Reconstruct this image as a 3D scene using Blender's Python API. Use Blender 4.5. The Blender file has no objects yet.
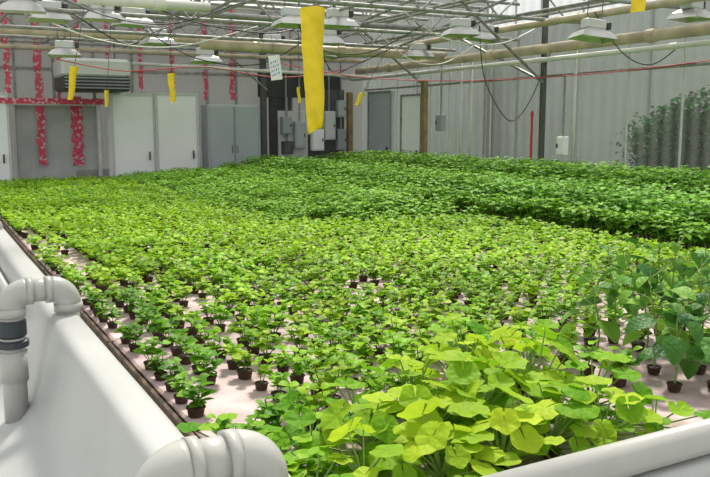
import bpy, math, random
import numpy as np
from mathutils import Vector, Matrix
random.seed(7); rng=np.random.default_rng(7)
SC=bpy.context.scene; COL=SC.collection
SC.view_settings.view_transform='Standard'
PI=math.pi

# ------------------------------------------------------------------ camera
TH=math.radians(28.5); PH=math.radians(8.0)
cam=bpy.data.cameras.new("camera"); camo=bpy.data.objects.new("camera",cam); COL.objects.link(camo); SC.camera=camo
camo.location=(0,0,1.6); camo.rotation_euler=(PI/2-PH,0,-TH); cam.sensor_width=36; cam.lens=804/710*36; cam.clip_end=300
Fv=Vector((math.sin(TH)*math.cos(PH),math.cos(TH)*math.cos(PH),-math.sin(PH))); Rv=Vector((math.cos(TH),-math.sin(TH),0)); Uv=Rv.cross(Fv)
def inview(x,y,z,m=0.03):
    v=Vector((x,y,z-1.6)); t=v.dot(Fv)
    if t<0.3: return False
    return abs(v.dot(Rv)/t)<355/804+m and abs(v.dot(Uv)/t)<238/804+m

# ------------------------------------------------------------------ materials
def newmat(name):
    m=bpy.data.materials.new(name); m.use_nodes=True; nt=m.node_tree; nt.nodes.clear()
    return m,nt,nt.nodes,nt.links
def plain(name,col,rough=.5,metal=0.0,var=.12,scale=6.0,bump=0.0,col2=None,bscale=40):
    m,nt,N,L=newmat(name)
    o=N.new('ShaderNodeOutputMaterial'); b=N.new('ShaderNodeBsdfPrincipled')
    b.inputs['Roughness'].default_value=rough; b.inputs['Metallic'].default_value=metal
    tc=N.new('ShaderNodeTexCoord'); n=N.new('ShaderNodeTexNoise'); n.inputs['Scale'].default_value=scale; n.inputs['Detail'].default_value=5
    L.new(tc.outputs['Object'],n.inputs['Vector'])
    r=N.new('ShaderNodeValToRGB'); r.color_ramp.elements[0].position=.35; r.color_ramp.elements[1].position=.68
    c2=col2 if col2 else tuple(c*(1-var) for c in col)
    r.color_ramp.elements[0].color=(*c2,1); r.color_ramp.elements[1].color=(*col,1)
    L.new(n.outputs['Fac'],r.inputs['Fac']); L.new(r.outputs['Color'],b.inputs['Base Color'])
    if bump>0:
        n2=N.new('ShaderNodeTexNoise'); n2.inputs['Scale'].default_value=bscale; L.new(tc.outputs['Object'],n2.inputs['Vector'])
        bp=N.new('ShaderNodeBump'); bp.inputs['Strength'].default_value=bump; bp.inputs['Distance'].default_value=.02
        L.new(n2.outputs['Fac'],bp.inputs['Height']); L.new(bp.outputs['Normal'],b.inputs['Normal'])
    L.new(b.outputs['BSDF'],o.inputs['Surface']); return m
def leafmat(name,dark,light,trans=.35,rough=.5,spec=.22,bump=0):
    m,nt,N,L=newmat(name)
    o=N.new('ShaderNodeOutputMaterial'); b=N.new('ShaderNodeBsdfPrincipled'); b.inputs['Roughness'].default_value=rough; b.inputs['Specular IOR Level'].default_value=spec
    a=N.new('ShaderNodeAttribute'); a.attribute_name='tint'
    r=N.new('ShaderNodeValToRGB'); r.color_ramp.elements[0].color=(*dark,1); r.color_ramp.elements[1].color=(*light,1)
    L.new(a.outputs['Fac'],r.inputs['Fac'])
    oi=N.new('ShaderNodeObjectInfo'); mx=N.new('ShaderNodeMix'); mx.data_type='RGBA'; mx.blend_type='MULTIPLY'; mx.inputs[0].default_value=1
    L.new(r.outputs['Color'],mx.inputs[6]); L.new(oi.outputs['Color'],mx.inputs[7])
    t=N.new('ShaderNodeBsdfTranslucent'); ms=N.new('ShaderNodeMixShader'); ms.inputs[0].default_value=trans
    if bump>0:
        tc=N.new('ShaderNodeTexCoord'); vn=N.new('ShaderNodeTexVoronoi'); vn.inputs['Scale'].default_value=70; L.new(tc.outputs['Object'],vn.inputs['Vector'])
        bp=N.new('ShaderNodeBump'); bp.inputs['Strength'].default_value=bump; bp.inputs['Distance'].default_value=.01
        L.new(vn.outputs['Distance'],bp.inputs['Height']); L.new(bp.outputs['Normal'],b.inputs['Normal'])
    L.new(mx.outputs[2],b.inputs['Base Color']); L.new(mx.outputs[2],t.inputs['Color'])
    L.new(b.outputs['BSDF'],ms.inputs[1]); L.new(t.outputs['BSDF'],ms.inputs[2]); L.new(ms.outputs['Shader'],o.inputs['Surface']); return m
def glazing(name,col,transp,stripe=0.0,axis='Y',scale=10.0):
    m,nt,N,L=newmat(name)
    o=N.new('ShaderNodeOutputMaterial'); d=N.new('ShaderNodeBsdfDiffuse'); tl=N.new('ShaderNodeBsdfTranslucent'); t=N.new('ShaderNodeBsdfTransparent')
    d.inputs['Color'].default_value=(*col,1); tl.inputs['Color'].default_value=(*col,1); t.inputs['Color'].default_value=(.95,.97,.97,1)
    m1=N.new('ShaderNodeMixShader'); m1.inputs[0].default_value=.5; L.new(d.outputs[0],m1.inputs[1]); L.new(tl.outputs[0],m1.inputs[2])
    m2=N.new('ShaderNodeMixShader'); m2.inputs[0].default_value=transp
    if stripe>0:
        tc=N.new('ShaderNodeTexCoord'); w=N.new('ShaderNodeTexWave'); w.bands_direction=axis; w.inputs['Scale'].default_value=scale; w.inputs['Distortion'].default_value=0.3
        L.new(tc.outputs['Object'],w.inputs['Vector'])
        mr=N.new('ShaderNodeMapRange'); mr.inputs['To Min'].default_value=transp-stripe; mr.inputs['To Max'].default_value=transp+stripe
        L.new(w.outputs['Fac'],mr.inputs['Value']); L.new(mr.outputs['Result'],m2.inputs[0])
    L.new(m1.outputs[0],m2.inputs[1]); L.new(t.outputs[0],m2.inputs[2])
    L.new(m2.outputs[0],o.inputs['Surface']); return m
M={}
M['pvc']=plain('white_pvc',(.48,.475,.46),.3,var=.08,scale=9)
M['pipewhite']=plain('white_overhead_pipe',(.70,.70,.68),.4,var=.12,scale=5)
M['liner']=plain('white_liner',(.50,.505,.51),.35,var=.10,scale=2,bump=.06,bscale=4)
M['black']=plain('black_rubber',(.025,.027,.03),.4)
M['slate']=plain('slate_plastic',(.04,.05,.065),.4)
M['foam']=plain('pink_white_foam',(.62,.47,.49),.7,scale=8,bump=.2,col2=(.40,.29,.29))
M['raftedge']=plain('stained_raft_edge',(.30,.21,.16),.6,var=.5,scale=12,bump=.3)
M['pot']=plain('brown_pot',(.07,.03,.018),.7,scale=30,var=.5)
M['water']=plain('dark_water',(.03,.035,.02),.1,scale=3)
M['floor']=plain('floor_fabric',(.45,.455,.46),.8,scale=2,var=.12,bump=.15)
M['ground']=plain('outside_grass',(.25,.30,.16),.95,scale=.6,var=.3)
M['steel']=plain('galvanised_steel',(.36,.36,.355),.5,.3,var=.4,scale=12)
M['darksteel']=plain('dark_steel',(.11,.115,.12),.5,.3,var=.25)
M['agedpipe']=plain('aged_pipe',(.60,.51,.37),.5,var=.35,scale=4)
M['greypanel']=plain('grey_wall_panel',(.33,.34,.35),.6,var=.12,scale=1.2)
M['baypanel']=plain('recessed_bay_panel',(.44,.445,.45),.6,var=.25,scale=2)
M['darkwall']=plain('dark_bed_side',(.07,.08,.06),.7,var=.3)
M['whitepanel']=plain('white_door_panel',(.88,.90,.92),.5,var=.05,scale=2)
M['palepanel']=plain('pale_grey_panel',(.62,.64,.65),.5,var=.1,scale=2)
M['greybox']=plain('grey_cabinet',(.33,.36,.39),.5,var=.12,scale=3)
M['bluegrey']=plain('blue_grey_door',(.42,.47,.50),.5,var=.1,scale=2)
M['wood']=plain('brown_wood',(.33,.23,.12),.7,var=.4,scale=9)
M['yellow']=plain('yellow_sticky_film',(.95,.68,.01),.35,var=.18,scale=9,bump=.3,bscale=18)
M['red']=plain('red_paint',(.60,.03,.03),.5)
M['lampwhite']=plain('lamp_enamel',(.58,.60,.60),.35,.2,var=.15)
M['lampshell']=plain('lamp_aluminium',(.62,.62,.62),.3,.7,var=.15)
M['tag']=plain('tag_white',(.85,.87,.9),.5,var=.04)
M['blue']=plain('tag_blue',(.08,.20,.50),.5)
M['grille']=plain('grille_dark',(.04,.04,.045),.5)
M['backdropgrey']=plain('grey_backdrop',(.46,.48,.475),.9,var=.15,scale=.8)  # grey of the added backdrop seen through the glazing
m,nt,N,L=newmat('red_white_tape'); o=N.new('ShaderNodeOutputMaterial'); b=N.new('ShaderNodeBsdfPrincipled'); tc=N.new('ShaderNodeTexCoord'); v=N.new('ShaderNodeTexVoronoi'); v.inputs['Scale'].default_value=16
L.new(tc.outputs['Object'],v.inputs['Vector']); r=N.new('ShaderNodeValToRGB'); r.color_ramp.elements[0].position=.30; r.color_ramp.elements[0].color=(.62,.42,.46,1); r.color_ramp.elements[1].position=.42; r.color_ramp.elements[1].color=(.58,.04,.10,1)
L.new(v.outputs['Distance'],r.inputs['Fac']); L.new(r.outputs['Color'],b.inputs['Base Color']); b.inputs['Roughness'].default_value=.5; tr=N.new('ShaderNodeBsdfTransparent'); mx_=N.new('ShaderNodeMixShader'); mx_.inputs[0].default_value=.12; L.new(b.outputs[0],mx_.inputs[1]); L.new(tr.outputs[0],mx_.inputs[2]); L.new(mx_.outputs[0],o.inputs['Surface']); M['tape']=m
M['poly']=glazing('polycarbonate_wall',(.52,.54,.54),.895,.05,'Y',1.5)
M['polyback']=glazing('polycarbonate_back',(.38,.38,.385),.35,.06,'X',7)
M['roof']=glazing('polycarbonate_roof',(.9,.92,.93),.87)
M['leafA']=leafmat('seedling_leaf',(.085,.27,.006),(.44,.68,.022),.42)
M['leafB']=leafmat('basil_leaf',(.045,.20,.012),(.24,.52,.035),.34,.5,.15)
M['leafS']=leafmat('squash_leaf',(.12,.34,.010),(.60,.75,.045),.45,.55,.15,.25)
M['leafN']=leafmat('bean_leaf',(.03,.12,.015),(.20,.40,.05),.3,.5,.2,.3)
M['leafT']=leafmat('tree_leaf',(.010,.055,.010),(.03,.13,.025),.1,.9,.0)
M['stem']=plain('green_stem',(.22,.34,.08),.6,scale=20)
M['bark']=plain('bark',(.10,.07,.05),.9,scale=10,var=.4)

# ------------------------------------------------------------------ mesh builder
class MB:
    def __init__(s): s.v=[]; s.f=[]; s.t=[]; s.mi=[]; s.mats=[]
    def m(s,key):
        if key not in s.mats: s.mats.append(key)
        return s.mats.index(key)
    def add(s,vs,fs,key,tint=.5):
        o=len(s.v); s.v+= [tuple(p) for p in vs]; s.f+=[tuple(i+o for i in f) for f in fs]
        s.t+= list(tint) if hasattr(tint,'__len__') else [tint]*len(vs)
        k=s.m(key); s.mi+=[k]*len(fs)
    def box(s,c,d,key,rot=None,bev=0):
        x,y,z=[a/2 for a in d]
        if bev>0:
            vs=[];b=min(bev,x*.9,y*.9,z*.9)
            ring=lambda xx,yy,bb:[(xx-bb,-yy),(xx,-yy+bb),(xx,yy-bb),(xx-bb,yy),(-xx+bb,yy),(-xx,yy-bb),(-xx,-yy+bb),(-xx+bb,-yy)]
            for (zz,k) in ((-z,b),(-z+b,0),(z-b,0),(z,b)):
                for p in ring(x-k,y-k,b): vs.append((p[0],p[1],zz))
            fs=[]
            for i in range(3):
                for j in range(8): fs.append((i*8+j,i*8+(j+1)%8,(i+1)*8+(j+1)%8,(i+1)*8+j))
            fs.append(tuple(range(7,-1,-1))); fs.append(tuple(range(24,32)))
        else:
            vs=[(-x,-y,-z),(x,-y,-z),(x,y,-z),(-x,y,-z),(-x,-y,z),(x,-y,z),(x,y,z),(-x,y,z)]
            fs=[(0,3,2,1),(4,5,6,7),(0,1,5,4),(1,2,6,5),(2,3,7,6),(3,0,4,7)]
        R=rot if rot else Matrix.Identity(3)
        s.add([R@Vector(p)+Vector(c) for p in vs],fs,key)
    def tube(s,pts,rad,key,seg=8,cap=True,tint=.5):
        pts=[Vector(p) for p in pts]; n=len(pts)
        rads=rad if hasattr(rad,'__len__') else [rad]*n
        vs=[];fs=[]; ref=None
        for i,p in enumerate(pts):
            d=(pts[min(i+1,n-1)]-pts[max(i-1,0)]).normalized()
            if ref is None: ref=Vector((0,0,1)) if abs(d.z)<.9 else Vector((1,0,0))
            a=(ref-d*ref.dot(d))
            if a.length<1e-4: a=d.orthogonal()
            a.normalize(); bb=d.cross(a); ref=a
            for j in range(seg):
                q=2*PI*j/seg; vs.append(p+(a*math.cos(q)+bb*math.sin(q))*rads[i])
        for i in range(n-1):
            for j in range(seg): fs.append((i*seg+j,i*seg+(j+1)%seg,(i+1)*seg+(j+1)%seg,(i+1)*seg+j))
        if cap: fs.append(tuple(range(seg-1,-1,-1))); fs.append(tuple(range((n-1)*seg,n*seg)))
        s.add(vs,fs,key,tint)
    def build(s,name,parent=None,smooth=False,loc=(0,0,0),data=False):
        me=bpy.data.meshes.new(name); me.from_pydata([tuple(p) for p in s.v],[],s.f)
        for k in s.mats: me.materials.append(M[k])
        me.polygons.foreach_set('material_index',s.mi)
        if smooth: me.polygons.foreach_set('use_smooth',[len(f)<=4 for f in s.f])
        at=me.attributes.new('tint','FLOAT','POINT'); at.data.foreach_set('value',s.t)
        me.update()
        if data: return me
        return mk(name,me,parent,loc)
def mk(name,me,parent=None,loc=(0,0,0)):
    o=bpy.data.objects.new(name,me); COL.objects.link(o); o.location=loc
    if parent: o.parent=parent
    return o
def empty(name,loc,label,cat,group=None):
    o=bpy.data.objects.new(name,None); o.empty_display_size=.1; COL.objects.link(o); o.location=loc
    tag(o,label,cat,group); return o
def tag(o,label,cat,group=None,kind=None):
    if label: o['label']=label
    if cat: o['category']=cat
    if group: o['group']=group
    if kind: o['kind']=kind
    return o
def structure(o): o['kind']='structure'; return o

# ------------------------------------------------------------------ shell
XL,XR,YF,YB=-3.0,8.6,-2.5,15.5; EAVE=4.4; RX,RZ=2.8,5.6
def slab(name,c,d,key,bev=0):
    b=MB(); b.box((0,0,0),d,key,bev=bev); return structure(b.build(name,loc=c))
slab('floor',((XL+XR)/2,(YF+YB)/2,-.05),(XR-XL,YB-YF,.1),'floor')
g=slab('ground',(5,5,-.22),(120,120,.2),'ground')
def gable(name,y0,y1,key):
    b=MB(); pr=[(XL,0),(XR,0),(XR,EAVE),(RX,RZ),(XL,EAVE)]
    vs=[(x,y0,z) for x,z in pr]+[(x,y1,z) for x,z in pr]
    fs=[(0,1,2,3,4),(9,8,7,6,5)]+[(i,5+i,5+(i+1)%5,(i+1)%5) for i in range(5)]
    b.add(vs,fs,key); return structure(b.build(name))
gable('wall_back',YB,YB+.03,'polyback'); gable('wall_front',YF-.03,YF,'poly')
slab('wall_right',(XR+.015,(YF+YB)/2,EAVE/2),(.03,YB-YF,EAVE),'poly')
slab('wall_left',(XL-.015,(YF+YB)/2,EAVE/2),(.03,YB-YF,EAVE),'poly')
b=MB()
for (xa,za,xb,zb) in ((XL,EAVE,RX,RZ),(RX,RZ,XR,EAVE)):
    b.add([(xa,YF,za),(xb,YF,zb),(xb,YB,zb),(xa,YB,za)],[(0,1,2,3)],'roof')
structure(b.build('ceiling'))
n=1
def trim(c,d,key,bev=.004):
    global n
    o=slab('trim_%d'%n,c,d,key,bev); n+=1; return o
y=6.2
while y<15.4:
    trim((XR-.02,y,EAVE/2),(.03,.022,EAVE),'lampwhite'); y+=.9 if y<9 else .6
for x in (1.6,2.25,2.95,3.65,4.4,5.1,5.7,6.9,7.6):
    trim((x,YB-.02,EAVE/2),(.05,.035,EAVE),'steel')
for z in (2.6,2.95,3.3,3.6): trim((4.5,YB-.03,z),(8,.05,.06),'steel')
trim((XR-.03,10.5,2.35),(.05,9.6,.04),'steel')
trim((XR-.03,10.5,3.3),(.05,9.6,.05),'steel')
trim((XR-.04,10.5,.35),(.06,9.6,.7),'greypanel')
trim((5.5,YB-.05,.4),(5.9,.06,.8),'greypanel')
def backdrop(c,d,label):  # added backdrop outside, greys down the wall brightness seen through the glazing
    e=empty('backdrop',c,label,'backdrop')
    b=MB(); b.box((0,0,d[2]/2),d,'backdropgrey',bev=.05); b.build('backdrop_block',e)
    b=MB()
    k=0; ax=0 if d[0]>d[1] else 1; Ln=d[ax]
    while k<Ln:
        p=-Ln/2+k
        if ax==1: b.box((-d[0]/2-.03,p,d[2]/2),(.06,.05,d[2]),'greypanel')
        else: b.box((p,-d[1]/2-.03,d[2]/2),(.05,.06,d[2]),'greypanel')
        k+=2.4
    b.build('backdrop_rib',e)
backdrop((17.0,14,-.12),(3,34,4.6),'added grey ribbed building outside the glazing')
backdrop((3,21,-.12),(24,3,5.4),'added grey ribbed building behind the greenhouse')

# doors
def door(i,c,d,key,axis='x'):
    b=MB(); b.box((0,0,0),d,key,bev=.01)
    o=structure(b.build('door_%d'%i,loc=c))
    f=MB(); w=.035
    if axis=='x':
        X,Z=d[0]/2,d[2]/2; yy=-d[1]/2-.012
        for cc,dd in (((0,yy,Z-w/2),(2*X,.02,w)),((0,yy,-Z+w/2),(2*X,.02,w)),((X-w/2,yy,0),(w,.02,2*Z-2*w)),((-X+w/2,yy,0),(w,.02,2*Z-2*w))): f.box(cc,dd,'lampwhite')
        h=(X-.12,yy-.03,-.05)
    else:
        Yh,Z=d[1]/2,d[2]/2; xx=-d[0]/2-.012
        for cc,dd in (((xx,0,Z-w/2),(.02,2*Yh,w)),((xx,0,-Z+w/2),(.02,2*Yh,w)),((xx,Yh-w/2,0),(.02,w,2*Z-2*w)),((xx,-Yh+w/2,0),(.02,w,2*Z-2*w))): f.box(cc,dd,'steel')
        h=(xx-.03,-Yh+.12,-.05)
    f.build('door_frame',o)
    k=MB(); k.box(h,(.03,.03,.16),'darksteel',bev=.006); k.build('handle',o)
    return o
door(1,(3.54,YB-.25,1.09),(.79,.40,2.18),'whitepanel')
door(2,(4.345,YB-.28,1.10),(.81,.46,2.20),'whitepanel')
door(3,(XR-.08,14.55,1.15),(.08,.95,2.30),'bluegrey','y')
door(4,(1.16,YB-.22,1.08),(.56,.30,2.16),'whitepanel')
b=MB(); b.box((0,0,0),(1.45,.04,2.0),'baypanel',bev=.01); structure(b.build('door_5',loc=(2.30,YB-.06,1.0)))
trim((2.98,YB-.12,1.05),(.06,.10,2.1),'lampwhite'); trim((2.2,YB-.12,1.98),(1.5,.08,.06),'lampwhite')
door(6,(XR-.08,13.35,1.1),(.06,.75,2.2),'whitepanel','y')

# ------------------------------------------------------------------ fixed equipment
e=empty('storage_cabinet',(5.46,YB-.3,0),'blue-grey metal cabinet against the back wall beside white doors','cabinet')
b=MB(); b.box((0,0,1.0),(1.04,.45,2.0),'bluegrey',bev=.015); b.build('body',e)
for sx in (-.255,.255):
    d_=MB(); d_.box((sx,-.24,1.03),(.48,.03,1.86),'bluegrey',bev=.008); do=d_.build('door',e)
    h=MB(); h.box((sx-.2*(1 if sx>0 else -1),-.265,1.15),(.02,.03,.15),'steel'); ho=h.build('handle'); ho.parent=do

e=empty('wall_heater',(2.82,YB-.55,2.18),'bulky grey wall-mounted air conditioner with dark grille front','air conditioner')
b=MB(); b.box((0,0,.40),(1.16,1.0,.32),'palepanel',bev=.05); b.build('body',e)
b=MB(); b.box((0,-.02,.14),(1.12,.94,.26),'grille',bev=.03); b.build('outlet',e)
b=MB()
for i in range(4): b.box((0,-.50,.06+i*.055),(1.08,.03,.012),'greybox',rot=Matrix.Rotation(.5,3,'X'))
b.build('louvre_grille',e)
for sx in (-.45,.45):
    b=MB(); b.tube([(sx,.2,.5),(sx,.2,1.6)],.012,'darksteel'); b.build('bracket',e)

def ebox(c,d,label,key='greybox',ax='y'):
    e=empty('electrical_box',c,label,'electrical box')
    b=MB(); b.box((0,0,0),d,key,bev=.01); b.build('enclosure',e)
    b=MB()
    if ax=='y': b.box((0,-d[1]/2-.006,0),(d[0]*.86,.012,d[2]*.88),key,bev=.004)
    else: b.box((-d[0]/2-.006,0,0),(.012,d[1]*.86,d[2]*.88),key,bev=.004)
    b.build('lid',e)
    b=MB()
    if ax=='y': b.box((d[0]*.32,-d[1]/2-.02,0),(.02,.02,.06),'black')
    else: b.box((-d[0]/2-.02,d[1]*.3,0),(.02,.02,.06),'black')
    b.build('latch',e)
    b=MB(); b.tube([(0,0,d[2]/2),(0,0,d[2]/2+.9)],.018,'steel'); b.build('conduit',e)
b=MB(); b.box((0,0,0),(.62,.05,1.5),'palepanel',bev=.008); tag(b.build('equipment_board',loc=(6.88,YB-.07,1.15)),'pale plywood equipment board fixed to the back wall','board')
b=MB(); b.box((0,0,0),(.85,.05,1.9),'darksteel',bev=.008); tag(b.build('equipment_board',loc=(7.68,YB-.07,1.4)),'dark equipment board fixed beside the corner post','board')
b=MB(); b.box((0,0,0),(1.9,.04,.5),'grille',bev=.008); tag(b.build('dark_shelf_panel',loc=(7.1,YB-.06,2.42)),'dark panel above the electrical boxes on the back wall','panel')
ebox((6.72,YB-.16,1.60),(.22,.13,.36),'small grey electrical box on pale board','greybox')
ebox((7.02,YB-.16,1.40),(.24,.13,.55),'tall blue-grey electrical box on pale board','bluegrey')
ebox((6.74,YB-.16,1.15),(.22,.13,.26),'dark grey electrical box low on pale board','darksteel')
ebox((7.40,YB-.17,1.95),(.22,.15,.30),'white breaker box on dark board','whitepanel')
ebox((7.70,YB-.17,1.60),(.24,.15,.60),'pale grey control box on dark board','palepanel')
ebox((7.98,YB-.17,1.95),(.18,.15,.35),'grey control box on dark board','bluegrey')
ebox((7.42,YB-.17,1.30),(.26,.15,.45),'white breaker box low on dark board','whitepanel')
ebox((7.98,YB-.17,1.30),(.20,.15,.45),'grey breaker box low on dark board','greybox')
ebox((XR-.10,9.15,1.30),(.10,.16,.28),'small white socket box on translucent side wall','whitepanel','x')
ebox((XR-.10,12.35,1.65),(.10,.2,.3),'grey control box beside wooden post','greybox','x')
b=MB(); b.box((0,0,0),(.50,.04,2.3),'grille',bev=.008); tag(b.build('recess_shade',loc=(6.64,YB-.04,1.2)),'narrow dark sheet for the shaded recess beside the steel post','shade_sheet')  # added sheet; its dark colour stands in for shade in a recess

def post(c,d,key,label):
    b=MB(); b.box((0,0,d[2]/2),d,key,bev=.008); return tag(b.build('post',loc=c),label,'post')
post((6.24,YB-.12,0),(.11,.11,4.3),'darksteel','dark steel post against the back wall beside grey cabinet')
post((8.22,YB-.12,0),(.12,.10,2.3),'wood','brown wooden post in the wall corner')
post((XR-.12,12.88,0),(.10,.12,2.45),'wood','brown wooden post beside the side-wall door')
post((XR-.16,9.55,0),(.075,.075,4.3),'darksteel','dark grey steel column with diagonal braces at the side wall')
def brace(p,q):
    b=MB(); b.tube([p,q],.022,'steel'); tag(b.build('brace'),'grey diagonal steel brace running from column to truss','brace')
brace((XR-.20,9.52,2.25),(6.5,9.1,3.3)); brace((XR-.20,9.62,2.3),(XR-.3,11.6,3.1))
brace((6.25,15.2,2.3),(5.0,15.1,3.3)); brace((XR-.2,12.9,2.4),(6.9,12.4,3.2))
brace((5.9,12.0,3.0),(6.6,8.6,3.6)); brace((3.4,12.0,2.98),(4.4,8.6,3.6)); brace((7.4,12.0,2.95),(7.0,7.0,3.5)); brace((2.2,13.7,3.0),(1.4,8.6,3.5)); brace((4.8,13.7,3.0),(5.8,10.3,3.6))
brace((2.9,10.3,2.95),(3.7,8.6,3.5)); brace((5.2,10.3,3.0),(4.5,8.6,3.5)); brace((6.3,13.7,2.95),(7.4,10.3,3.5))
b=MB(); b.tube([(0,0,0),(0,0,1.75)],.018,'red'); b.tube([(0,0,1.75),(0,0,1.82)],[.028,.015],'red'); tag(b.build('red_pole',loc=(XR-.25,9.68,0)),'thin red pole standing against the side wall','pole')

def vtape(x,w,z0,z1,yy):
    b=MB(); k=16; vs=[];fs=[]
    for i in range(k+1):
        z=z0+(z1-z0)*i/k; dx=.015*math.sin(i*1.9+x*7); q=w*(1+.2*math.sin(i*2.7+x)); vs+=[(-q/2+dx,.01*math.sin(i*1.3),z),(q/2+dx,.01*math.cos(i*1.7),z)]
    for i in range(k): fs.append((2*i,2*i+1,2*i+3,2*i+2))
    b.add(vs,fs,'tape'); tag(b.build('warning_tape',loc=(x,yy,0)),'hanging red and pink patterned tape strip','tape','red tape strips on the back wall')
for (x,w,z0,z1,dy) in ((1.46,.10,2.15,4.2,.35),(1.98,.13,.9,4.2,.15),(2.60,.19,.88,2.12,.12),(2.33,.07,2.0,4.2,.08),(3.80,.08,2.25,4.2,.08),(4.40,.08,2.25,4.2,.08),(5.05,.07,2.1,4.2,.08),(5.60,.10,2.1,4.2,.08),(2.66,.08,2.76,4.2,.2),(3.2,.06,2.8,4.2,.08)): vtape(x,w,z0,z1,YB-dy)
b=MB(); b.box((0,0,0),(1.75,.01,.10),'tape'); tag(b.build('warning_tape',loc=(2.15,YB-.50,2.02)),'horizontal red and pink patterned tape strip','tape','red tape strips on the back wall')

# ------------------------------------------------------------------ trusses, purlins, pipes
def truss(Y,z0=2.98,z1=3.5,step=.6):
    e=empty('roof_truss',(0,Y,z0),'grey galvanised steel roof truss spanning the greenhouse','truss','roof trusses')
    b=MB(); b.tube([(XL,0,0),(XR-.05,0,0)],.025,'steel'); b.build('bottom_chord',e)
    b=MB(); b.tube([(XL,0,z1-z0),(XR-.05,0,z1-z0)],.025,'steel'); b.build('top_chord',e)
    x=XL+.2; up=True
    b=MB()
    while x<XR-.7:
        a,c=(0,z1-z0) if up else (z1-z0,0)
        b.tube([(x,0,a),(x+step,0,c)],.013,'steel',6); x+=step; up=not up
    b.build('web_bracing',e)
for Y in (4.8,7.0,8.6,10.3,12.0,13.7,15.2): truss(Y,2.98+.06*math.sin(Y*3))
for Y in (11.2,12.9,14.5): truss(Y,3.55,4.1,.5)
for X in (1.2,2.1,3.0,3.5,4.9,5.8,6.7,7.1,8.1):
    b=MB(); b.tube([(0,0,0),(0,15.4+1.5,0)],.02,'steel'); tag(b.build('purlin_pipe',loc=(X,-1.5,3.14+.12*math.sin(X*5))),'thin galvanised pipe running along the greenhouse roof','pipe','roof purlin pipes')
def pipe(p0,p1,r,key,label,cpl=0,ev=False):
    e=empty('overhead_pipe' if not ev else 'tank_pipe',p0,label,'pipe'); v=Vector(p1)-Vector(p0)
    b=MB(); b.tube([(0,0,0),v],r,key,14); b.build('pipe_run',e,smooth=True)
    for i in range(cpl):
        c=v*((i+.6)/cpl); d=v.normalized()*.06; b=MB(); b.tube([c-d,c+d],r*1.22,key,14); b.build('coupling',e)
pipe((1.45,8.2,2.80),(2.75,8.2,2.80),.05,'pipewhite','short white overhead duct pipe',1)
pipe((3.9,12.1,2.82),(8.4,12.1,2.82),.075,'agedpipe','aged cream pipe across the greenhouse under trusses',3)
pipe((1.0,14.6,3.16),(8.3,14.6,3.16),.05,'pipewhite','long white pipe below roof at the back wall',3)
pipe((1.0,14.9,2.92),(8.3,14.9,2.92),.035,'agedpipe','aged cream pipe at the back wall',3)
pipe((3.5,14.8,2.70),(8.3,14.8,2.60),.03,'pipewhite','thin white pipe at the back wall',3)
pipe((1.0,13.2,3.0),(8.3,13.2,3.0),.06,'agedpipe','aged cream pipe hung beneath roof trusses',3)
pipe((1.0,11.0,3.12),(8.3,11.0,3.12),.04,'steel','grey pipe hung beneath roof trusses',3)
pipe((1.0,14.0,3.7),(8.3,14.0,3.7),.06,'pipewhite','white pipe high under the roof',3)
pipe((8.38,5.5,2.74),(8.38,15.3,2.74),.075,'agedpipe','thick aged cream pipe along side wall',3)
pipe((8.22,5.5,2.56),(8.22,15.3,2.56),.035,'pipewhite','white pipe along side wall',4)
pipe((7.6,5.5,2.98),(7.6,15.3,2.98),.045,'agedpipe','aged conduit pipe along the side wall roof',2)
pipe((8.0,5.5,3.05),(8.0,15.3,3.05),.05,'agedpipe','aged cream pipe under the roof near side wall',2)
for (yy) in (11.7,11.4): pipe((8.47,yy,.9),(8.47,yy,2.7),.02,'pipewhite','thin white vertical pipe on side wall',0)
pipe((8.47,8.9,.9),(8.47,8.9,2.7),.02,'pipewhite','thin white vertical pipe on side wall',0)
pipe((.395,4.3,.66),(.395,9.8,.66),.035,'pvc','white pipe clipped along the outside of the tank',2,True)

# grow lamps
lm=MB()
a=[(-.10,-.09),(.10,-.09),(.10,.09),(-.10,.09)]; c4=[(-.25,-.19),(.25,-.19),(.25,.19),(-.25,.19)]; md=[(-.20,-.15),(.20,-.15),(.20,.15),(-.20,.15)]
vs=[(x,y,0) for x,y in a]+[(x,y,-.05) for x,y in md]+[(x,y,-.12) for x,y in c4]; fs=[(0,1,2,3)]
for k in range(2):
    for j in range(4): fs.append((k*4+j,k*4+(j+1)%4,k*4+4+(j+1)%4,k*4+4+j))
lm.add(vs,fs,'lampshell'); m_ref=lm.build('reflector',data=True)
lm=MB(); lm.box((0,0,.06),(.28,.16,.12),'palepanel',bev=.015); lm.box((.19,0,.06),(.06,.12,.09),'grille',bev=.01); m_bal=lm.build('ballast',data=True)
lm=MB(); lm.tube([(-.14,0,-.06),(.16,0,-.06)],[.035,.03],'tag',10); m_bulb=lm.build('bulb',data=True,smooth=True)
lm=MB(); lm.tube([(-.1,0,.12),(-.1,0,.34)],.006,'darksteel',5); lm.tube([(.1,0,.12),(.1,0,.34)],.006,'darksteel',5); m_hang=lm.build('hanger',data=True)
lamps=[(6.7,9.3,2.94,0),(7.25,9.5,2.92,.1),(4.9,9.5,2.98,0),(4.35,9.7,2.98,0),(4.2,12.8,2.72,0),(7.1,7.2,2.72,.1),(7.8,6.4,2.90,0),(2.07,13.0,2.75,0),(2.55,10.6,2.97,0),(2.1,10.3,2.98,0),(5.5,11.0,2.93,0),
 (1.1,9.5,2.92,0),(6.2,12.6,2.88,.1),(3.3,12.3,2.92,0),(1.5,10.4,2.95,0),(5.2,12.4,2.95,0),(7.5,11.6,2.85,0)]
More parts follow.
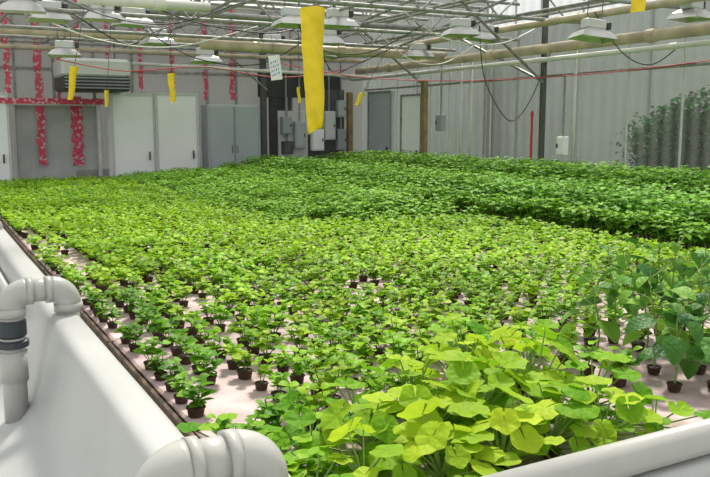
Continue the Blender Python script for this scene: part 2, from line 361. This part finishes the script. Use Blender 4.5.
for (x,y,z,r) in lamps:
    e=empty('grow_lamp',(x,y,z),'aluminium grow lamp with wide reflector and ballast under trusses','lamp','overhead grow lamps'); e.rotation_euler=(random.uniform(-.06,.06),r,random.uniform(-.3,.3)); e.scale=(.95,.95,.95)
    for nm,me in (('reflector',m_ref),('ballast',m_bal),('bulb',m_bulb),('hanger',m_hang)): mk(nm,me,e)

def cable(pts,r,key,label):
    P=[Vector(p) for p in pts]; out=[]
    for i in range(len(P)-1):
        p0=P[max(i-1,0)];p1=P[i];p2=P[i+1];p3=P[min(i+2,len(P)-1)]
        for k in range(8):
            t=k/8; out.append(.5*((2*p1)+(p2-p0)*t+(2*p0-5*p1+4*p2-p3)*t*t+(3*p1-p0-3*p2+p3)*t**3))
    out.append(P[-1]); b=MB(); b.tube(out,r,key,6); tag(b.build('cable',smooth=True),label,'cable')
cable([(7.1,9.4,3.0),(7.2,9.4,2.3),(7.45,9.3,1.78),(7.7,9.3,1.68),(8.0,9.3,2.0),(8.35,9.3,2.7)],.008,'black','black cable looping down from grow lamp')
cable([(5.0,12.0,2.6),(6.2,11.2,2.35),(7.5,10.2,2.28),(8.45,8.5,2.32),(8.5,6.6,2.38)],.007,'red','thin red cable sagging across the side wall')
cable([(2.0,13.2,2.6),(3.0,13.1,2.45),(4.2,13,2.55),(5.6,13,2.42),(6.9,13,2.6)],.008,'red','thin red cable sagging along the back wall')
cable([(4.4,9.7,3.0),(4.6,9.6,2.6),(5.3,9.4,2.55),(5.9,9.0,2.9)],.008,'black','black cable sagging between grow lamps')
cable([(1.3,11,3.0),(2.2,11,2.7),(3.2,11,2.66),(4.4,11,3.0)],.009,'pipewhite','white cable sagging under trusses')
cable([(6.4,11,3.0),(7.0,11,2.62),(7.6,11,2.6),(8.2,11,2.9)],.009,'pipewhite','white cable sagging under trusses')
cable([(1.2,9,3.0),(1.9,9,2.75),(2.6,9,2.72),(3.4,9,3.0)],.007,'black','black cable sagging under trusses')
cable([(7.5,7.6,3.0),(7.8,7.4,2.5),(8.1,7.2,2.35),(8.4,7.0,2.6)],.007,'black','black cable looping beside the side wall')
cable([(3.0,12.0,3.0),(3.8,12.0,2.6),(4.8,12.0,2.55),(5.6,12.0,2.95)],.008,'black','black cable sagging under trusses')
cable([(2.2,9.6,3.1),(3.1,9.8,2.85),(4.2,10.0,2.8),(5.0,10.3,3.05)],.008,'black','black cable sagging under trusses')
cable([(5.5,9.0,3.1),(6.3,9.1,2.75),(7.2,9.1,2.72),(8.0,9.2,3.0)],.009,'pipewhite','white cable sagging under trusses')
cable([(1.6,10.4,3.05),(2.3,10.2,2.6),(2.7,10.4,2.75),(3.4,10.8,3.05)],.008,'black','black cable sagging between grow lamps')
cable([(5.9,12.2,3.0),(6.3,12.4,2.5),(6.6,12.2,2.6),(7.3,11.9,2.95)],.008,'black','black cable sagging between grow lamps')

# yellow sticky strips
def sticky(x,y,z0,z1,w,tilt,label,ztop=3.0,big=False):
    e=empty('sticky_trap',(x,y,z0),label,'insect trap','yellow sticky insect strips'); e.rotation_euler=(0,tilt,-.40)
    b=MB(); k=20; vs=[];fs=[]; H=z1-z0; nn=11
    for i in range(k+1):
        t=i/k
        ww=w*(.50+.50*t**.6) if big else w*(1-.3*(1-t))
        tw=.4*math.sin(t*3.1-.6)
        sx=.006*math.sin(t*6)
        for j in range(nn):
            u=j/(nn-1)-.5; cv=.30*(1-t*.4)
            px=u*ww; py=-ww*cv*(1-(2*u)**2)+(.006*math.sin(t*25+u*6) if big else 0)+(.02*abs(u) if j in(0,nn-1) else 0)
            vs.append((px*math.cos(tw)-py*math.sin(tw)+sx,px*math.sin(tw)+py*math.cos(tw),t*H + (.06*H*(u+.5)*(1 if big else .3) if i==0 else 0)-(.03*H*abs(u-.1) if i==k else 0)))
    for i in range(k):
        for j in range(nn-1): a=i*nn+j; fs.append((a,a+1,a+nn+1,a+nn))
    b.add(vs,fs,'yellow'); b.build('sticky_film',e,smooth=True)
    b=MB(); b.tube([(0,-.01,H-.02),(0,0,ztop-z0)],.004,'darksteel',5); b.build('string',e)
sticky(2.64,5.5,1.53,2.47,.195,0,'large creased yellow sticky insect strip hanging on a string',3.0,True)
sticky(2.83,9.95,1.88,2.24,.09,0,'small yellow sticky insect strip')
sticky(1.54,9.5,1.88,2.26,.085,.2,'small yellow sticky insect strip, slightly tilted',2.9)
sticky(2.32,11.4,1.85,2.08,.06,.1,'short yellow sticky insect strip')
sticky(4.62,10.1,1.90,2.12,.05,0,'narrow yellow sticky insect strip')
sticky(5.34,9.8,1.87,2.06,.08,.5,'small yellow sticky insect strip, tilted')
sticky(4.78,4.4,2.43,2.90,.15,0,'yellow sticky insect strip hanging high')
e=empty('hanging_tag',(4.0,9.4,2.16),'small white hanging tag with slanted blue writing','sign'); e.rotation_euler=(0,-.12,-.4)
b=MB(); b.box((0,0,.15),(.14,.008,.30),'tag',bev=.002); b.build('card',e)
b=MB()
for r_ in range(4):
    for c_ in range(4): b.box((-.045+c_*.028,-.007,.06+r_*.05+c_*.008),(.006+.006*((r_+c_)%2),.004,.026),'blue',rot=Matrix.Rotation(.35,3,'Y'))
b.build('handwriting',e)
b=MB(); b.tube([(0,0,.3),(0,0,.85)],.003,'darksteel',5); b.build('string',e)

# ------------------------------------------------------------------ tanks
def wallY(x0,x1,y0,y1,ztop,flare,key='liner',name='side_wall',parent=None,ax='y',ledge=0):
    w=x1-x0
    lo=[(x0-flare,0.0),(x0-flare*.7,.06),(x0-flare*.45,.18),(x0-flare*.22,.42)]
    if ledge: lo=[(x0-ledge-.06,0.0),(x0-ledge-.04,.20),(x0-ledge,.27),(x0-ledge+.12,.30),(x0-.26,.325),(x0-.15,.36),(x0-.09,.42),(x0-.06,.50),(x0-.038,.60)]
    pr=lo+[(x0-.020,ztop-.09),(x0-.010,ztop-.04),(x0-.002,ztop-.018),(x0+w*.10,ztop-.005),(x0+w*.25,ztop),(x0+w*.75,ztop),(x0+w*.90,ztop-.005),(x1-.002,ztop-.018),(x1+.003,ztop-.05),(x1,ztop-.12),(x1,.30)]
    k=max(2,int((y1-y0)/.12)); vs=[];fs=[];np_=len(pr); nl=len(lo)
    for i in range(k+1):
        yy=y0+(y1-y0)*i/k
        for j,(a,z) in enumerate(pr):
            wv=(.0014*math.sin(yy*3+j*.8))*(2.5 if j<nl else 1)
            zz=z+(.001*math.sin(yy*5+j) if j>nl else (0 if j<2 else .003*math.sin(yy*3+j*.7)*(1 if ledge else 0)))
            vs.append((a+wv,yy,zz) if ax=='y' else (yy,a+wv,zz))
    for i in range(k):
        for j in range(np_-1):
            q=(i*np_+j,i*np_+j+1,(i+1)*np_+j+1,(i+1)*np_+j); fs.append(q if ax=='y' else q[::-1])
    fs.append(tuple(range(np_))); fs.append(tuple(k*np_+j for j in range(np_-1,-1,-1)))
    b=MB(); b.add(vs,fs,key); return b.build(name,parent,smooth=True)
ea=empty('raft_tank',(0,0,0),'long white hydroponic raft tank full of seedlings','plant bed')
wallY(.460,.58,1.30,14.2,.795,.12,parent=ea,ledge=.55)
wallY(4.90,4.96,1.30,14.2,.62,.01,'darkwall',parent=ea)
wallY(1.40,1.48,.575,4.90,.675,.05,parent=ea,name='end_wall',ax='x')
wallY(14.1,14.2,.575,4.90,.70,.02,parent=ea,name='end_wall',ax='x')
b=MB(); b.box((2.75,7.8,.44),(4.28,12.56,.27),'water'); b.build('water',ea)
for (xa,xb) in ((5.02,6.60),(6.92,8.40)):
    e=empty('raft_tank',(0,0,0),'hydroponic raft tank packed with tall dark basil','plant bed')
    wallY(xa,xa+.05,2.6,14.4,.62,.01,'darkwall',parent=e); wallY(xb-.07,xb,2.6,14.4,.62,.02,'darkwall',parent=e)
    wallY(2.6,2.67,xa+.08,xb-.08,.62,.02,parent=e,name='end_wall',ax='x'); wallY(14.33,14.4,xa+.08,xb-.08,.72,.02,parent=e,name='end_wall',ax='x')
    b=MB(); b.box(((xa+xb)/2,8.5,.44),(xb-xa-.18,11.6,.27),'water'); b.build('water',e)
    for i in range(5):
        b=MB(); b.box((0,0,0),(xb-xa-.22,2.28,.06),'raftedge',bev=.006); tag(b.build('raft_board',loc=((xa+xb)/2,3.9+i*2.32,.62)),'stained foam raft board under tall basil','raft','floating raft boards')
mb_=MB(); mb_.box((0,0,0),(1.015,2.03,.06),'foam',bev=.008); raftme=mb_.build('raft_board',data=True)
mb_=MB(); mb_.box((0.014,0,0),(.987,2.03,.06),'foam',bev=.008); mb_.box((-.493,0,-.002),(.025,2.02,.062),'raftedge',bev=.008); raftme2=mb_.build('raft_board',data=True)
for i in range(4):
    for j in range(6):
        o=mk('raft_board',raftme2 if i==0 else raftme,None,(1.205+i*1.03+random.uniform(-.004,.004),2.59+j*2.05+random.uniform(-.004,.004),.615+random.uniform(-.003,.003)))
        tag(o,'pinkish white foam raft board floating in the tank','raft','floating raft boards')

def arc(c,r,a0,a1,n=12):
    return [(c[0]+r*math.cos(a0+(a1-a0)*i/(n-1)),c[1],c[2]+r*math.sin(a0+(a1-a0)*i/(n-1))) for i in range(n)]
def riser(Y,xo,xi,zc,label,r=.045,union=True,z0=.335):
    e=empty('pvc_riser',(0,Y,0),label,'pipe'); R=.068; fr=r*1.13
    b=MB(); b.tube([(xo,0,z0),(xo,0,zc-R)],r,'pvc',28); b.tube([(xo+R,0,zc),(xi-R,0,zc)],r,'pvc',28); b.tube([(xi,0,zc-R),(xi,0,.68)],r,'pvc',28); b.build('pipe_run',e,smooth=True)
    for (cx,a0,a1,sx) in ((xo+R,PI,PI/2,1),(xi-R,0,PI/2,-1)):
        b=MB(); A=arc((cx,0,zc-R),R,a0,a1)
        b.tube(A,fr,'pvc',28)
        b.tube([(A[0][0],0,A[0][2]+.004),(A[0][0],0,A[0][2]-.032)],fr*1.05,'pvc',28)
        b.tube([(A[-1][0]-.004*sx,0,A[-1][2]),(A[-1][0]+.022*sx,0,A[-1][2])],fr*1.05,'pvc',28)
        b.build('elbow',e,smooth=True)
    if union:
        b=MB(); b.tube([(xo,0,zc-.19),(xo,0,zc-.18),(xo,0,zc-.12),(xo,0,zc-.115)],[r*1.05,r*1.22,r*1.22,r*1.05],'slate',24)
        b.tube([(xo,0,zc-.235),(xo,0,zc-.23),(xo,0,zc-.205),(xo,0,zc-.20)],[r*1.1,r*1.36,r*1.36,r*1.1],'slate',12); b.build('union_coupling',e)
        b=MB(); b.tube([(xo,0,zc-.38),(xo,0,zc-.25)],r*1.17,'pvc',24); b.build('coupling',e,smooth=True)
riser(3.60,.305,.535,.905,'white PVC riser with elbows and dark union over tank rim',r=.049)
riser(1.63,.405,.645,.868,'thick white PVC elbow pair hooked over the tank rim',r=.053,union=False,z0=.42)
riser(6.8,.31,.52,.87,'white PVC riser with elbows over the far tank rim',r=.035)
riser(9.9,.31,.52,.87,'white PVC riser with elbows over the far tank rim',r=.035)
e=empty('rim_pipe',(.62,1.44,.727),'long thick white PVC pipe lying on the tank end rim','pipe')
b=MB(); b.tube([(0,0,0),(4.28,0,0)],.046,'pvc',32); b.build('pipe_run',e,smooth=True)
b=MB(); b.tube([(2.1,0,0),(2.25,0,0)],.050,'pvc',28); b.build('coupling',e,smooth=True)
e=empty('rim_pipe',(.62,1.30,.56),'second white PVC pipe clipped low on the tank end','pipe')
b=MB(); b.tube([(0,0,0),(4.28,0,0)],.042,'pvc',28); b.build('pipe_run',e,smooth=True)
b=MB(); b.tube([(1.5,0,0),(1.62,0,0)],.050,'pvc',28); b.build('coupling',e,smooth=True)

# ------------------------------------------------------------------ plants
def leaf(mb,base,az,el,L,W,droop,key,tint,rows=4,fold=.25,roll=0.0,point=.75):
    p=Vector(base); vs=[];ts=[]; e=el; H=Vector((math.cos(az),math.sin(az),0)); S0=Vector((-math.sin(az),math.cos(az),0))
    for i in range(rows+1):
        s=i/rows; w=W*.5*max(.10,math.sin(PI*min(1,s**point*.97+.03))**.7)
        if i==rows: w=W*.05
        if rows==2 and i==0: w=W*.2
        Nn=-H*math.sin(e)+Vector((0,0,1))*math.cos(e); T=H*math.cos(e)+Vector((0,0,1))*math.sin(e)
        S=S0*math.cos(roll)+Nn*math.sin(roll)
        up=Nn*(w*fold)
        vs+=[p-S*w+up,p.copy(),p+S*w+up]; ts+=[min(1,max(0,tint+.08)),max(0,tint-.08),min(1,tint+.08)]
        p=p+T*(L/rows); e-=droop/rows
    fs=[]
    for i in range(rows):
        a=i*3; fs+=[(a,a+1,a+4,a+3),(a+1,a+2,a+5,a+4)]
    mb.add(vs,fs,key,ts)
def seedling(rows,nl,h,spread,leafL,key,rs,hi=True,ns=4):
    R=random.Random(rs); mb=MB()
    for s in range(ns):
        a=s*2*PI/ns+R.uniform(-.6,.6); r=R.uniform(.3,1)*spread; top=Vector((math.cos(a)*r,math.sin(a)*r,h*R.uniform(.65,1)))
        if hi: mb.tube([(top.x*.15,top.y*.15,.03),top*.6,top],.002,'stem',4,cap=False)
        for i in range(nl//ns):
            lev=i//2; z=top.z*(1-.2*lev); f=z/top.z
            az=a+i*PI+lev*PI/2+R.uniform(-.7,.7)
            LL=leafL*R.uniform(.65,1.12)*(0.75 if lev==0 else 1)
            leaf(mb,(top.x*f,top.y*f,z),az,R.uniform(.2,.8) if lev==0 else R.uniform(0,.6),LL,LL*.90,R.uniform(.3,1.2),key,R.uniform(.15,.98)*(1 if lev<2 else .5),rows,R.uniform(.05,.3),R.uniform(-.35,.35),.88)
    if not hi: mb.tube([(0,0,0),(0,0,.035)],[.018,.027],'pot',6)
    return mb
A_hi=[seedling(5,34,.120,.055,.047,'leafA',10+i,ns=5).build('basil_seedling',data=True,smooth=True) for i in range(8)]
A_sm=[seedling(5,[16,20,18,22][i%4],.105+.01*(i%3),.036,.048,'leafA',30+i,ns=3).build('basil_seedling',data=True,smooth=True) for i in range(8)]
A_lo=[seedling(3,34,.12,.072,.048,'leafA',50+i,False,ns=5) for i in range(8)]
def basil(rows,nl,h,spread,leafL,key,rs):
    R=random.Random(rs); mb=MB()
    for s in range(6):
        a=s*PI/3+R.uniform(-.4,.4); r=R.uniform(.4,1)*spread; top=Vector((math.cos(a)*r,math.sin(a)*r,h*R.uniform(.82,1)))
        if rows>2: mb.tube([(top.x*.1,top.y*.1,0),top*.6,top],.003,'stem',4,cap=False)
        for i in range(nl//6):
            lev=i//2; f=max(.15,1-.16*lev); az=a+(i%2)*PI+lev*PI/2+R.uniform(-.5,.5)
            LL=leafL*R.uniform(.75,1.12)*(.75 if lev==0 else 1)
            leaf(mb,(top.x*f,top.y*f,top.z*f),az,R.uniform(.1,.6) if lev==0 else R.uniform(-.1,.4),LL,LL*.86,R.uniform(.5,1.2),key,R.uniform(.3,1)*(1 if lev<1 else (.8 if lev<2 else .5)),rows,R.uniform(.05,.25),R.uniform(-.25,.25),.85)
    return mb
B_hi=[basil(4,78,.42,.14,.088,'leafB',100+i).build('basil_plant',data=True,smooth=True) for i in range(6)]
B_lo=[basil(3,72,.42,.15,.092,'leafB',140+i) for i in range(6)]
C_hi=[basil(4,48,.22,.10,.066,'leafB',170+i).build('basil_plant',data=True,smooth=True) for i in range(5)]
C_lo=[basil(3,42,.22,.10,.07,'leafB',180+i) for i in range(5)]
pb=MB(); prof=[(.018,0),(.022,.004),(.025,.024),(.028,.026),(.028,.030),(.023,.030),(.022,.026),(.0,.028)]
vs=[];fs=[];sg=14
for r,z in prof:
    for j in range(sg): vs.append((r*math.cos(2*PI*j/sg),r*math.sin(2*PI*j/sg),z))
for i in range(len(prof)-1):
    for j in range(sg): fs.append((i*sg+j,i*sg+(j+1)%sg,(i+1)*sg+(j+1)%sg,(i+1)*sg+j))
fs.append(tuple(range(sg-1,-1,-1)))
pb.add(vs,fs,'pot'); potme=pb.build('net_pot',data=True)

def stuff(name,variants,items,label,cat,color):
    VV=[];FF=[];TT=[];MI=[];off=0; mats=[]; cache=[]
    for mb in variants:
        for k in mb.mats:
            if k not in mats: mats.append(k)
    for mb in variants:
        idx=[i for i,f in enumerate(mb.f) if len(f)==4]
        cache.append((np.array(mb.v),np.array([mb.f[i] for i in idx]),np.array(mb.t),np.array([mats.index(mb.mats[mb.mi[i]]) for i in idx])))
    for (x,y,z,s,rz,vi,dt) in items:
        v,f,t,mi=cache[vi]; c_,s_=math.cos(rz),math.sin(rz)
        w=np.empty_like(v); w[:,0]=(v[:,0]*c_-v[:,1]*s_)*s+x; w[:,1]=(v[:,0]*s_+v[:,1]*c_)*s+y; w[:,2]=v[:,2]*s+z
        VV.append(w); FF.append(f+off); TT.append(np.clip(t+dt,0,1)); MI.append(mi); off+=len(v)
    V=np.concatenate(VV);F=np.concatenate(FF);T=np.concatenate(TT);I=np.concatenate(MI)
    me=bpy.data.meshes.new(name); me.vertices.add(len(V)); me.vertices.foreach_set('co',V.ravel().astype(np.float32))
    me.loops.add(len(F)*4); me.loops.foreach_set('vertex_index',F.ravel().astype(np.int32))
    me.polygons.add(len(F)); me.polygons.foreach_set('loop_start',np.arange(0,len(F)*4,4,dtype=np.int32))
    me.polygons.foreach_set('material_index',I.astype(np.int32)); me.polygons.foreach_set('use_smooth',np.ones(len(F),dtype=bool))
    for k in mats: me.materials.append(M[k])
    at=me.attributes.new('tint','FLOAT','POINT'); at.data.foreach_set('value',T.astype(np.float32))
    me.update(calc_edges=True); me.validate()
    o=mk(name,me); o.color=color; tag(o,label,cat,None,'stuff'); return o

def in_patch(x,y):
    j=random.uniform(-.2,.2)
    if x+j<2.90: return False
    return y+j>6.7-(x-2.90)*.25
pts=[];ppts=[]
BE=[(2.50,1.86,.34),(2.62,2.02,.42),(2.76,1.86,.38),(2.78,2.10,.46),(2.46,2.10,.38),(2.60,2.26,.44),(2.82,2.34,.46),(2.40,2.34,.36),(2.96,2.10,.42),(2.66,2.50,.42),(2.36,1.92,.28),(2.95,2.5,.42)]
SP=.146; ZR=.645
for i in range(28):
    for j in range(84):
        x=.69+.07+ (i//7)*1.03 + (i%7)*SP; y=1.63+(j//14)*2.05+(j%14)*SP
        if y>13.85: continue
        if x>.85 and y<2.12 and x<2.1: continue
        if 1.4<x<2.1 and y<2.4: continue
        if x>=2.1 and y<2.0 and x<3.2: continue
        if any((x-bx)**2+(y-by)**2<.10**2 for bx,by,_ in BE): continue
        if in_patch(x,y): ppts.append((x,y)); continue
        if 5.2<y<7.3 and x<1.0 and random.random()<.72: continue
        if abs(y-(5.4+.25*(x-1.5)))<.08 and 1.5<x<2.3 and random.random()<.6: continue
        near=y<4.6 and x<1.2
        pr=.12 if near else (.06 if y<4.6 else .02)
        if x>2.3 and y<2.7: pr=.45
        if random.random()<pr: continue
        pts.append((x+random.uniform(-.009,.009),y+random.uniform(-.009,.009)))
def dist(p): return (Vector((p[0],p[1],.7))-Vector((0,0,1.6))).dot(Fv)
vis=sorted([p for p in pts if inview(p[0],p[1],.72,-.0)],key=dist)[:300]; vset=set(vis)
for (x,y) in vis:
    sm=(x<1.1 and y<4.6 and random.random()<.65) or random.random()<.12
    me=random.choice(A_sm if sm else A_hi)
    o=mk('basil_seedling',me,None,(x,y,ZR)); o.rotation_euler=(0,0,random.uniform(0,6.28))
    dk=1 if x<1.0 and y<4.2 else 0
    s=random.uniform(.92,1.18); o.scale=(s,s,s)
    k=random.uniform(.75,1.1); o.color=(k*.52,k*.72,k*.9,1) if dk else (k*random.uniform(.84,1.1),k,k,1)
    tag(o,'darker green round-leaved basil seedling in brown net pot' if dk else 'bright yellow-green basil seedling in a brown net pot','seedling','basil seedlings on the rafts')
    p=mk('net_pot',potme,o)
items=[]
for (x,y) in pts:
    if (x,y) in vset: continue
    gx=.10*math.sin(x*1.3+y*.8)-.02*max(0,y-8)
    items.append((x,y,ZR,random.uniform(.9,1.2),random.uniform(0,6.28),random.randrange(8),gx+random.uniform(-.1,.1)))
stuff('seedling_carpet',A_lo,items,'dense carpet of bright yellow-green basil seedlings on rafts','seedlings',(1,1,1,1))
bl=[]
for (x,y) in ppts:
    if random.random()<.85:
        ed=min(1,max(.6,.6+.35*min(x-2.8,y-5.9)))
        bl.append((x,y,.645,random.uniform(.85,1.15)*ed,'p'))
for (xa,xb,sc) in ((5.20,6.56,.88),(7.02,8.28,1.04)):
    x=xa
    while x<=xb:
        y=2.85
        while y<14.2:
            bl.append((x+random.uniform(-.05,.05),y+random.uniform(-.04,.04),.655,sc*random.uniform(.88,1.08)*(.80 if x-xa<.1 else 1),'b')); y+=.21
        x+=.195
for x in (4.98,5.10,6.98):
    y=2.9
    while y<14.2: bl.append((x+random.uniform(-.03,.03),y,.655,random.uniform(.9,1.25),'p')); y+=.15
bv=sorted([p for p in bl if inview(p[0],p[1],1.0,0)],key=dist)[:300]; bs=set(bv)
for (x,y,z,s,k) in bv:
    o=mk('basil_plant',random.choice(C_hi if k=='p' else B_hi),None,(x,y,z)); o.rotation_euler=(0,0,random.uniform(0,6.28)); o.scale=(s,s,s)
    q=random.uniform(.9,1.05); o.color=(q*1.25,q*1.08,q,1) if k=='p' else (q,q,q,1)
    tag(o,'medium green young basil plant in a raft' if k=='p' else 'tall dark green basil plant in a raft','basil plant','basil plants')
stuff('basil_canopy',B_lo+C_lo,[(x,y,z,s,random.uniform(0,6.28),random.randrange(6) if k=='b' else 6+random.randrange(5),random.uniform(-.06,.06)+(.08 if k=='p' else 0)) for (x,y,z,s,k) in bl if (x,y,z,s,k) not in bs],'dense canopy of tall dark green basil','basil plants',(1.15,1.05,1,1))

def broadleaf(mb,base,az,tilt,R0,key,tint,RR):
    nA=40; rings=[.0,.25,.5,.72,.88,1.0]; H=Vector((math.cos(az),math.sin(az),0)); S=Vector((-math.sin(az),math.cos(az),0))
    T=H*math.cos(tilt)+Vector((0,0,1))*math.sin(tilt); Nn=(-H*math.sin(tilt)+Vector((0,0,1))*math.cos(tilt))
    vs=[];ts=[];cup=RR.uniform(-.22,.26); ph=RR.uniform(0,6); am=RR.uniform(.045,.075)
    for q in rings:
        for j in range(nA+1):
            a=-PI*.965+2*PI*.965*j/nA
            lob=1+am*math.cos(5*a)+.018*math.cos(15*a+ph)
            r=R0*q*lob
            z=R0*(cup*q*q+.028*q*abs(math.sin(2.5*a))*2*(1 if q<.9 else .6)+.05*q**3*math.sin(5*a+ph)+.02*q*math.sin(9*a+ph))
            vs.append(Vector(base)+T*(r*math.cos(a)*.94+R0*.1)+S*(r*math.sin(a)*1.04)+Nn*z)
            vein=.20*max(0,math.cos(5*a))**12*(1-q*.4)
            ts.append(min(1,max(0,tint+vein+.10*(q-.5))))
    n1=nA+1; fs=[]
    for i in range(len(rings)-1):
        for j in range(nA): a=i*n1+j; fs.append((a,a+n1,a+n1+1,a+1))
    mb.add(vs,fs,key,ts)
def squash(x,y,h,nl,R0,seed,label,col=(1,1,1,1)):
    RR=random.Random(seed); e=empty('squash_plant',(x,y,ZR),label,'plant','young squash plants')
    lv=MB(); st=MB(); base=RR.uniform(.35,.6)
    for i in range(nl):
        az=i*2.4+RR.uniform(-.4,.4); f=i/nl; r=.03+.14*(1-f)**.6*RR.uniform(.6,1.15); z=max(.06,h*(.12+.88*f**.8)*RR.uniform(.72,1.22))
        p=Vector((math.cos(az)*r,math.sin(az)*r,z))
        st.tube([(0,0,.03),(p.x*.4,p.y*.4,z*.6),p],[.004,.003,.002],'stem',6,cap=False)
        faz=az+RR.uniform(-.8,.8)
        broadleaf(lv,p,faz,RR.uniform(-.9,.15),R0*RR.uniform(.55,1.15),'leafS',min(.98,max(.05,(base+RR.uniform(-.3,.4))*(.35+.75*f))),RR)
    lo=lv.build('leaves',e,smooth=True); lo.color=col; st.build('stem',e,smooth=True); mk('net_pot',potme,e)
SQ=[(.96,1.72,.15,20,.049),(1.16,1.66,.18,22,.055),(1.36,1.66,.19,22,.057),(1.56,1.68,.21,22,.056),(1.76,1.68,.18,20,.050),(1.08,1.90,.17,22,.049),(1.28,1.90,.22,24,.056),(1.48,1.92,.26,24,.057),(1.70,1.92,.27,22,.053),(1.92,1.88,.20,16,.046),(1.38,2.14,.22,20,.046),(1.60,2.18,.27,20,.048),(1.84,2.16,.28,18,.048),(1.16,2.12,.18,18,.041),(.82,1.94,.14,16,.043),(2.00,2.30,.24,12,.042),(1.75,2.38,.26,14,.044),(1.96,1.66,.13,12,.042),(.82,1.72,.12,14,.042),(.97,2.06,.15,16,.039),(.74,1.82,.11,14,.039),(.76,2.12,.11,12,.037)]
for k,(x,y,h,nl,R0) in enumerate(SQ):
    dk=k in (9,13,14,15,16,17,18,19,20,21)
    squash(x,y,h,nl,R0,300+k,'younger squash plant with smaller mid-green leaves' if dk else 'young squash plant with broad scalloped lime-green leaves',(.62,.84,.8,1) if dk else (1,1,1,1))
def bean(x,y,h,seed,label,n=14,L0=.120):
    RR=random.Random(seed); e=empty('bean_plant',(x,y,ZR),label,'plant','young bean plants'); lv=MB(); st=MB()
    lean=Vector((RR.uniform(-.14,.10),RR.uniform(-.10,.10),0))
    path=[Vector((0,0,.03))+lean*t*t+Vector((.012*math.sin(t*6),0,h*t)) for t in (0,.2,.4,.6,.8,1)]
    st.tube(path,[.004,.004,.0035,.003,.0025,.002],'stem',6,cap=False)
    for i in range(n):
        t=.3+.7*i/(n-1); az=i*2.4+RR.uniform(-.5,.5); p=Vector((lean.x*t*t,lean.y*t*t,h*t)); rr=RR.uniform(.03,.09); q=p+Vector((math.cos(az)*rr,math.sin(az)*rr,.03))
        st.tube([p,q],.0018,'stem',5,cap=False); LL=L0*RR.uniform(.55,1.1)*(.5 if i>=n-2 else 1)
        leaf(lv,q,az,RR.uniform(-.7,.3),LL,LL*.78,RR.uniform(.4,1.3),'leafN',RR.uniform(.0,.9),6,.18,RR.uniform(-.4,.4),.66)
    lo=lv.build('leaves',e,smooth=True); c=RR.choice([(.8,.95,1,1),(1.2,1.15,1,1),(.55,.72,.9,1)]); lo.color=c; st.build('stem',e,smooth=True); mk('net_pot',potme,e)
for k,(x,y,h) in enumerate(BE):
    bean(x,y,h,500+k,'young bean plant with broad pointed dark green leaves')

RR=random.Random(5)
e=empty('tree',(10.6,8.3,-.12),'dark leafy tree standing outside the translucent wall','tree')
b=MB(); b.tube([(0,0,0),(.05,.05,.9),(0,.1,1.6)],[.10,.08,.05],'bark',10)
for i in range(7): a=i*.9; b.tube([(0,0,.6+.12*i),(math.cos(a)*.6,math.sin(a)*.6,1.0+.1*i)],[.04,.015],'bark',6)
b.build('trunk',e,smooth=True)
b=MB()
for i in range(13000):
    u=RR.gauss(0,1);v=RR.gauss(0,1);w=RR.gauss(0,1);nn=math.sqrt(u*u+v*v+w*w); r=RR.uniform(.3,1)*(1+.08*math.sin(u*3)+.08*math.cos(v*4))
    leaf(b,(u/nn*.95*r,v/nn*1.45*r,1.35+w/nn*.88*r),RR.uniform(0,6.3),RR.uniform(-.8,.8),.10,.07,.5,'leafT',RR.random(),2)
b.build('crown',e,smooth=True)

# ------------------------------------------------------------------ light
w=bpy.data.worlds.new('world'); SC.world=w; w.use_nodes=True; bg=w.node_tree.nodes['Background']; bg.inputs[0].default_value=(.98,.97,.94,1); bg.inputs[1].default_value=1.08
s=bpy.data.lights.new('sun','SUN'); s.energy=5.9; s.angle=math.radians(7); s.color=(1,.94,.81); so=bpy.data.objects.new('sun',s); COL.objects.link(so); so.rotation_euler=(math.radians(-28),math.radians(22),0); so.location=(0,0,9)
